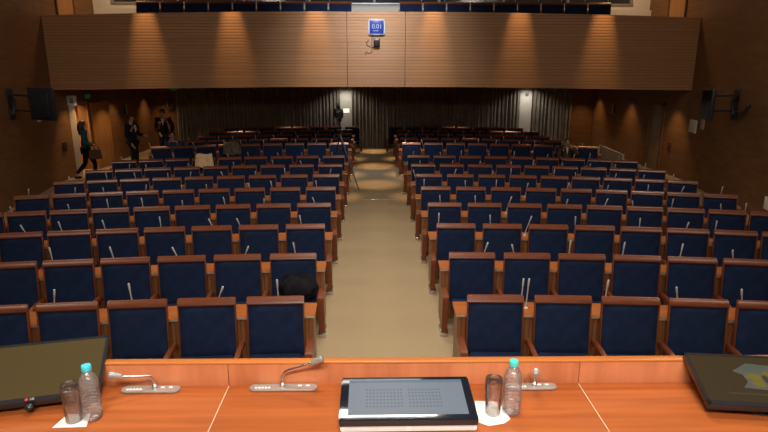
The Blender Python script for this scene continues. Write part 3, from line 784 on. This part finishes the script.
def person(label, loc, rz, J, cloth, scale=1.0, legs=True):
    """J: joint positions (local, facing -y); body mesh is continuous, clothes and hair are children"""
    t = empty('person', loc, rz, label, 'person'); t.scale = (scale,)*3
    V = []; E = []; Rr = []
    def add(p, r, link=None):
        V.append(p); Rr.append(r)
        if link is not None: E.append((link, len(V)-1))
        return len(V)-1
    def mid(a, b, f=.5): return tuple(a[k]+(b[k]-a[k])*f for k in range(3))
    pel = add(J['pelvis'], (.125, .095)); sp = add(mid(J['pelvis'], J['chest'], .5), (.115, .085), pel)
    ch = add(J['chest'], (.14, .10), sp); nk = add(J['neck'], .052, ch)
    hd = Vector(J['head'])
    h0 = add(tuple(hd+Vector((0, .005, -.08))), (.055, .062), nk); h1 = add(tuple(hd), (.072, .088), h0); h2 = add(tuple(hd+Vector((0, .012, .07))), (.06, .075), h1)
    ends = []
    for sd in ('l', 'r'):
        a = add(J['sh'+sd], .062, ch); b = add(J['el'+sd], .042, a); c = add(J['wr'+sd], .028, b)
        w_ = Vector(J['wr'+sd]); dr_ = (w_-Vector(J['el'+sd])).normalized()
        h_ = add(tuple(w_+dr_*.07), (.040, .018), c); ends.append((w_, dr_))
        if legs:
            p = add(J['hip'+sd], .085, pel); k = add(J['kn'+sd], .055, p); an = add(J['an'+sd], .038, k)
            f = Vector(J.get('ft'+sd, (J['an'+sd][0], J['an'+sd][1]-.14, J['an'+sd][2]-.05))); add(tuple(f), (.036, .026), an)
    def extra(bm):
        # five fingers per hand, a nose and ears, all in the same body mesh
        for w_, dr_ in ends:
            sidev = dr_.cross(Vector((0, 1, .2))).normalized()
            for q, (o_, ln) in enumerate(((-.028, .062), (-.010, .074), (.009, .070), (.027, .055))):
                b0 = w_+dr_*.075+sidev*o_; mm = MB(); mm.bm.free(); mm.bm = bm
                mm.tube([b0, b0+dr_*ln*.6+Vector((0, -.006, 0)), b0+dr_*ln+Vector((0, -.02, -.008))], [.009, .008, .006], 6)
            b0 = w_+dr_*.03-sidev*.03; mm = MB(); mm.bm.free(); mm.bm = bm
            mm.tube([b0, b0-sidev*.025+dr_*.02, b0-sidev*.03+dr_*.05], [.011, .009, .007], 6)
        mm = MB(); mm.bm.free(); mm.bm = bm
        mm.tube([hd+Vector((0, -.082, .01)), hd+Vector((0, -.108, -.018)), hd+Vector((0, -.085, -.03))], [.008, .014, .008], 6)
        for sx in (-1, 1): mm.ball(tuple(hd+Vector((sx*.076, .01, -.01))), .022, (.35, .7, 1.3), 1)
    skin_mesh('body', V, E, Rr, 'skin', t, 0, 1, extra)
    em = MB()
    for sx in (-1, 1): em.ball(tuple(hd+Vector((sx*.030, -.080, .012))), .010, (1.2, .6, .7), 1)
    em.box(hd.x-.024, hd.x+.024, hd.y-.088, hd.y-.078, hd.z-.056, hd.z-.048, .002)
    em.build('eyes_and_mouth', 'hair_dark', t)
    # jacket
    V2 = [J['pelvis'], mid(J['pelvis'], J['chest']), J['chest'], mid(J['chest'], J['neck'], .55)]
    E2 = [(0, 1), (1, 2), (2, 3)]; R2 = [(.165, .125), (.155, .115), (.185, .135), (.115, .10)]
    hem = mid(J['pelvis'], tuple((J['hipl'][k]+J['hipr'][k])/2 for k in range(3)), 1.0)
    V2.append((hem[0], hem[1], hem[2]-.10) if legs else (hem[0], hem[1]-.06, hem[2])); E2.append((0, 4)); R2.append((.165, .125))
    for sd in ('l', 'r'):
        b = len(V2); V2 += [J['sh'+sd], J['el'+sd], mid(J['el'+sd], J['wr'+sd], .93)]; E2 += [(2, b), (b, b+1), (b+1, b+2)]; R2 += [.098, .068, .052]
    skin_mesh('jacket', V2, E2, R2, cloth['top'], t, 0, 1)
    if cloth.get('shirt'):
        c = Vector(J['chest']); n_ = Vector(J['neck'])
        m = MB().prism([(-.035, .05), (0, -.14), (.035, .05), (.025, .075), (-.025, .075)], 'y', -.012, .012, .004)
        m.build('shirt_front', cloth['shirt'], t, xf=Matrix.Translation((c.x, c.y-.122, (c.z+n_.z)/2-.02)))
    if legs:
        V3 = [J['pelvis']]; E3 = []; R3 = [(.14, .11)]
        for sd in ('l', 'r'):
            b = len(V3); V3 += [J['hip'+sd], J['kn'+sd], mid(J['kn'+sd], J['an'+sd], .95)]; E3 += [(0, b), (b, b+1), (b+1, b+2)]; R3 += [.098, .07, .055]
        skin_mesh('trousers', V3, E3, R3, cloth['bottom'], t, 0, 1)
        m = MB()
        for sd in ('l', 'r'):
            f = Vector(J.get('ft'+sd, (J['an'+sd][0], J['an'+sd][1]-.14, J['an'+sd][2]-.05))); a = Vector(J['an'+sd])
            m.ball(tuple((f*.55+a*.45)+Vector((0, 0, -.02))), .05, (.85, 2.3, .85), 2)
        m.build('shoes', 'black_cloth', t)
    # hair
    def cap(bm_c, long_):
        m = MB(); m.ball(tuple(hd+Vector((0, .022, .035))), .096, (.93, 1.02, .98), 3)
        bmesh.ops.delete(m.bm, geom=[v for v in m.bm.verts if v.co.y < hd.y-.045 and v.co.z < hd.z+.065], context='VERTS')
        if long_:
            m.tube([hd+Vector((0, .03, .08)), hd+Vector((0, .075, 0)), hd+Vector((0, .085, -.12)), hd+Vector((0, .09, -.28))], [.07, .098, .10, .055], 14)
        return m
    cap(None, cloth.get('long')).build('hair', cloth['hair'], t)
    return t

def stand(**k):
    J = dict(pelvis=(0, 0, .95), chest=(0, .0, 1.28), neck=(0, .005, 1.47), head=(0, -.02, 1.61),
             shl=(-.19, 0, 1.40), shr=(.19, 0, 1.40), ell=(-.25, .03, 1.13), elr=(.25, .03, 1.13), wrl=(-.26, -.05, .88), wrr=(.26, -.05, .88),
             hipl=(-.09, 0, .88), hipr=(.09, 0, .88), knl=(-.10, -.02, .48), knr=(.10, -.02, .48), anl=(-.11, .02, .09), anr=(.11, .02, .09))
    J.update(k); return J
# woman walking up the side aisle, away and to the right
Jw = stand(knl=(-.09, -.20, .52), anl=(-.10, -.16, .12), ftl=(-.10, -.30, .05), knr=(.09, .05, .48), anr=(.10, .33, .17), ftr=(.10, .24, .04),
           wrl=(-.20, -.22, 1.02), ell=(-.24, .02, 1.12), elr=(.25, -.02, 1.13), wrr=(.20, -.20, 1.0))
pw = person('woman in a teal jacket and dark trousers walking by the open door on the left',
            (-8.10, 16.35, 0), math.radians(118), Jw, dict(top='teal', bottom='black_cloth', hair='hair_brown', long=True), .96)
bg = empty('handbag', (-7.78, 16.2, .62), math.radians(20), 'dark red-brown handbag hanging at the side of the woman in teal', 'handbag')
MB().prism([(-.17, -.0), (.17, .0), (.14, .26), (-.14, .26)], 'y', -.06, .06, .02).build('bag_body', 'bag_leather', bg)
MB().tube([(-.10, 0, .25), (-.08, 0, .38), (0, 0, .44), (.08, 0, .38), (.10, 0, .25)], .01).build('bag_strap', 'bag_leather', bg)
Jm = stand(elr=(.24, -.06, 1.13), wrr=(.12, -.32, 1.10), ell=(-.25, .02, 1.12), wrl=(-.22, -.10, .88))
person('man in a dark suit by the left wall, one hand held out to the right', (-7.28, 17.6, 0), math.radians(82), Jm,
       dict(top='suit', bottom='suit', hair='hair_dark', shirt='shirt'), 1.0)
Jm2 = stand(ell=(-.24, .03, 1.14), wrl=(-.10, -.20, .98), elr=(.28, .02, 1.15), wrr=(.22, -.20, .98))
person('man in a dark suit and white collar standing left of the rear rows', (-6.9, 19.25, 0), math.radians(12), Jm2,
       dict(top='suit', bottom='suit', hair='hair_dark', shirt='shirt'), 1.03)
def sit(**k):
    J = dict(pelvis=(0, 0, .56), chest=(0, .02, .88), neck=(0, .01, 1.05), head=(0, -.02, 1.19),
             shl=(-.18, .01, 1.0), shr=(.18, .01, 1.0), ell=(-.24, -.08, .76), elr=(.24, -.08, .76), wrl=(-.14, -.30, .72), wrr=(.14, -.30, .72),
             hipl=(-.09, -.03, .55), hipr=(.09, -.03, .55), knl=(-.11, -.42, .52), knr=(.11, -.42, .52), anl=(-.11, -.40, .10), anr=(.11, -.40, .10))
    J.update(k); return J
x, y, rz = arc(11, seat_x(11, 8), -1)
person('seated person in a dark blue top at the left end of the rear section', (x+.02, y-.28, -.02), rz, sit(),
       dict(top='blue_shirt', bottom='black_cloth', hair='hair_brown', shirt='blue_shirt'), .98)
x, y, rz = arc(10, seat_x(10, 7), 1)
person('seated person in a brown jacket, hand raised to the mouth, right rear section',
       (x-.05, y-.30, -.05), rz, sit(elr=(.30, -.14, .80), wrr=(.10, -.20, 1.05), head=(0, -.05, 1.17)),
       dict(top='brown_coat', bottom='black_cloth', hair='hair_brown', shirt='shirt'), .97)

# ------------------------------------------------------------------ video camera on tripod
tp = empty('camera_tripod', (-.95, 15.45, 0), 0, 'black camera tripod standing at the left edge of the aisle behind the front rows', 'tripod')
for k, (fx, fy) in enumerate(((.50, -.70), (-.30, .40), (.25, .40))):
    MB().tube([(0, 0, 1.38), (fx*.5, fy*.5, .7), (fx, fy, .02)], [.022, .018, .012]).build('leg', 'black', tp)
MB().tube([(0, 0, 1.2), (0, 0, 1.76)], .022).build('centre_column', 'black', tp)
MB().lathe([(0, 1.72), (.05, 1.72), (.06, 1.76), (.05, 1.82), (0, 1.82)], 16).build('pan_head', 'black', tp)
MB().tube([(0, 0, 1.76), (-.10, .22, 1.66)], .011).build('pan_handle', 'black', tp)
vc = empty('video_camera', (-.98, 15.43, 1.82), math.radians(10), 'black video camera with a lit flip-out screen on the tripod', 'video camera')
vc.scale = (1.35, 1.35, 1.35)
MB().box(-.075, .075, -.20, .16, 0, .16, .02).build('camera_body', 'black', vc)
MB().lathe([(0, 0), (.055, 0), (.06, .06), (.055, .12), (0, .12)], 18).build('lens', 'gloss_black', vc, xf=Matrix.Translation((0, -.2, .08)) @ Matrix.Rotation(PI/2, 4, 'X'))
MB().box(-.02, .02, -.14, .10, .20, .235, .01).box(-.02, .02, -.14, -.11, .15, .21).box(-.02, .02, .07, .10, .15, .21).build('top_handle', 'black', vc)
MB().tube([(-.02, -.1, .235), (-.03, -.16, .30), (-.03, -.28, .30)], .022).build('shotgun_mic', 'grey_plastic', vc)
fl = MB().box(.08, .22, -.03, -.012, .085, .185, .004).build('flip_screen', 'black', vc)
MB().box(.088, .212, -.034, -.030, .093, .177).build('lit_display', 'lcd', fl)

# ------------------------------------------------------------------ lights
def area(name, loc, size, power, col, rot=(0, 0, 0), size_y=None, spread=PI):
    l = bpy.data.lights.new(name, 'AREA'); l.energy = power; l.color = col; l.size = size; l.spread = spread
    if size_y: l.shape = 'RECTANGLE'; l.size_y = size_y
    o = bpy.data.objects.new(name, l); C.objects.link(o); o.location = loc; o.rotation_euler = rot; return o
def spot(name, loc, power, col, ang, target=None, blend=.8, rad=.03):
    l = bpy.data.lights.new(name, 'SPOT'); l.energy = power; l.color = col; l.spot_size = math.radians(ang); l.spot_blend = blend; l.shadow_soft_size = rad
    o = bpy.data.objects.new(name, l); C.objects.link(o); o.location = loc
    if target: o.rotation_euler = (Vector(target)-Vector(loc)).to_track_quat('-Z', 'Y').to_euler()
    return o
WARM = (1, .62, .30); NEUT = (1, .90, .78)
area('flash_fill_light', (0, -1.0, 4.8), 2.6, 135, NEUT, (math.radians(42), 0, 0), .5, math.radians(125))  # added frontal fill above the camera, standing in for its flash
for y, p in ((1.6, 62), (4.4, 88), (7.4, 62), (10.4, 48)): area('ceiling_light', (0, y, 6.8), 1.3, p, NEUT, (math.radians(6), 0, 0), .5, math.radians(115))
for x in (-5.8, 5.8):
    for y in (2.5, 8.5): area('ceiling_light', (x, y, 6.8), 1.0, 62 if y < 5 else 78, NEUT, (math.radians(16), 0, 0), .5)
for x in (-6.07, -3.8, -1.57, 1.55, 3.85, 6.1):
    spot('parapet_downlight', (x, YP-.36, 5.9), 440, WARM, 28, (x, YP+.05, 3.2), 1)
area('parapet_wash', (0, 12.8, 6.7), .6, 55, (.86, .90, 1), (math.radians(52), 0, 0), .4, math.radians(70))
for y in (18.6, 22.0):
    for x in (0, -3.1, 3.1, -6.1, 6.1): spot('downlight', (x, y, 2.55), 260 if x == 0 else 110, WARM, 36 if x == 0 else 46, None, 1)
spot('downlight', (0, 15.56, 5.8), 900, WARM, 17, None, 1)
for s in (-1, 1):
    spot('downlight', (s*.95, 14.0, 5.8), 700, WARM, 15, None, 1)
    for y in (17.1, 20.1):
        for x in (.95, 4.6): spot('downlight', (s*x, y, 2.55), 200 if x < 1 else 110, WARM, 36 if x < 1 else 46, None, 1)
    for y in (16.75, 19.8, 22.6): spot('downlight', (s*8.25, y, 2.55), 75, WARM, 80, None, .8)
    area('upper_light', (s*7.4, 17.8, 6.6), .5, 40, WARM)
spot('lobby_light', (-9.7, 17.7, 2.45), 220, WARM, 130, None, .6)
spot('downlight', (-7.9, 18.6, 2.55), 80, WARM, 90, None, .8)
spot('downlight', (5.94, 22.3, 2.58), 50, NEUT, 130, None, .6); spot('downlight', (-1.1, 22.3, 2.58), 42, NEUT, 130, None, .6)
area('balcony_light', (0, 18.3, 6.7), 6, 34, NEUT, (0, 0, 0), .5)

wd = bpy.data.worlds.new('World'); bpy.context.scene.world = wd; wd.use_nodes = True
wd.node_tree.nodes['Background'].inputs['Color'].default_value = (.9, .75, .6, 1)
wd.node_tree.nodes['Background'].inputs['Strength'].default_value = .055

# ------------------------------------------------------------------ camera
f, pt, yw_, rl = 580, .2509, .0235, .0015
c, s = cos(yw_), sin(yw_); cp, sp = cos(pt), sin(pt)
R_ = Vector((c, -s, 0)); F_ = Vector((s*cp, c*cp, -sp)); U_ = Vector((s*sp, c*sp, cp))
cr, sr = cos(rl), sin(rl); X = cr*R_+sr*U_; Y = cr*U_-sr*R_
cam = bpy.data.cameras.new('camera'); cam.sensor_width = 36; cam.lens = f/768*36; cam.clip_start = .05
co = bpy.data.objects.new('camera', cam); C.objects.link(co)
mt = Matrix((X, Y, -F_)).transposed().to_4x4(); mt.translation = Vector((-.143, 0, 3.1)); co.matrix_world = mt
sc = bpy.context.scene; sc.camera = co
sc.view_settings.view_transform = 'Standard'; sc.view_settings.look = 'None'; sc.view_settings.gamma = 1
sc.view_settings.use_curve_mapping = False; sc.view_settings.exposure = 0
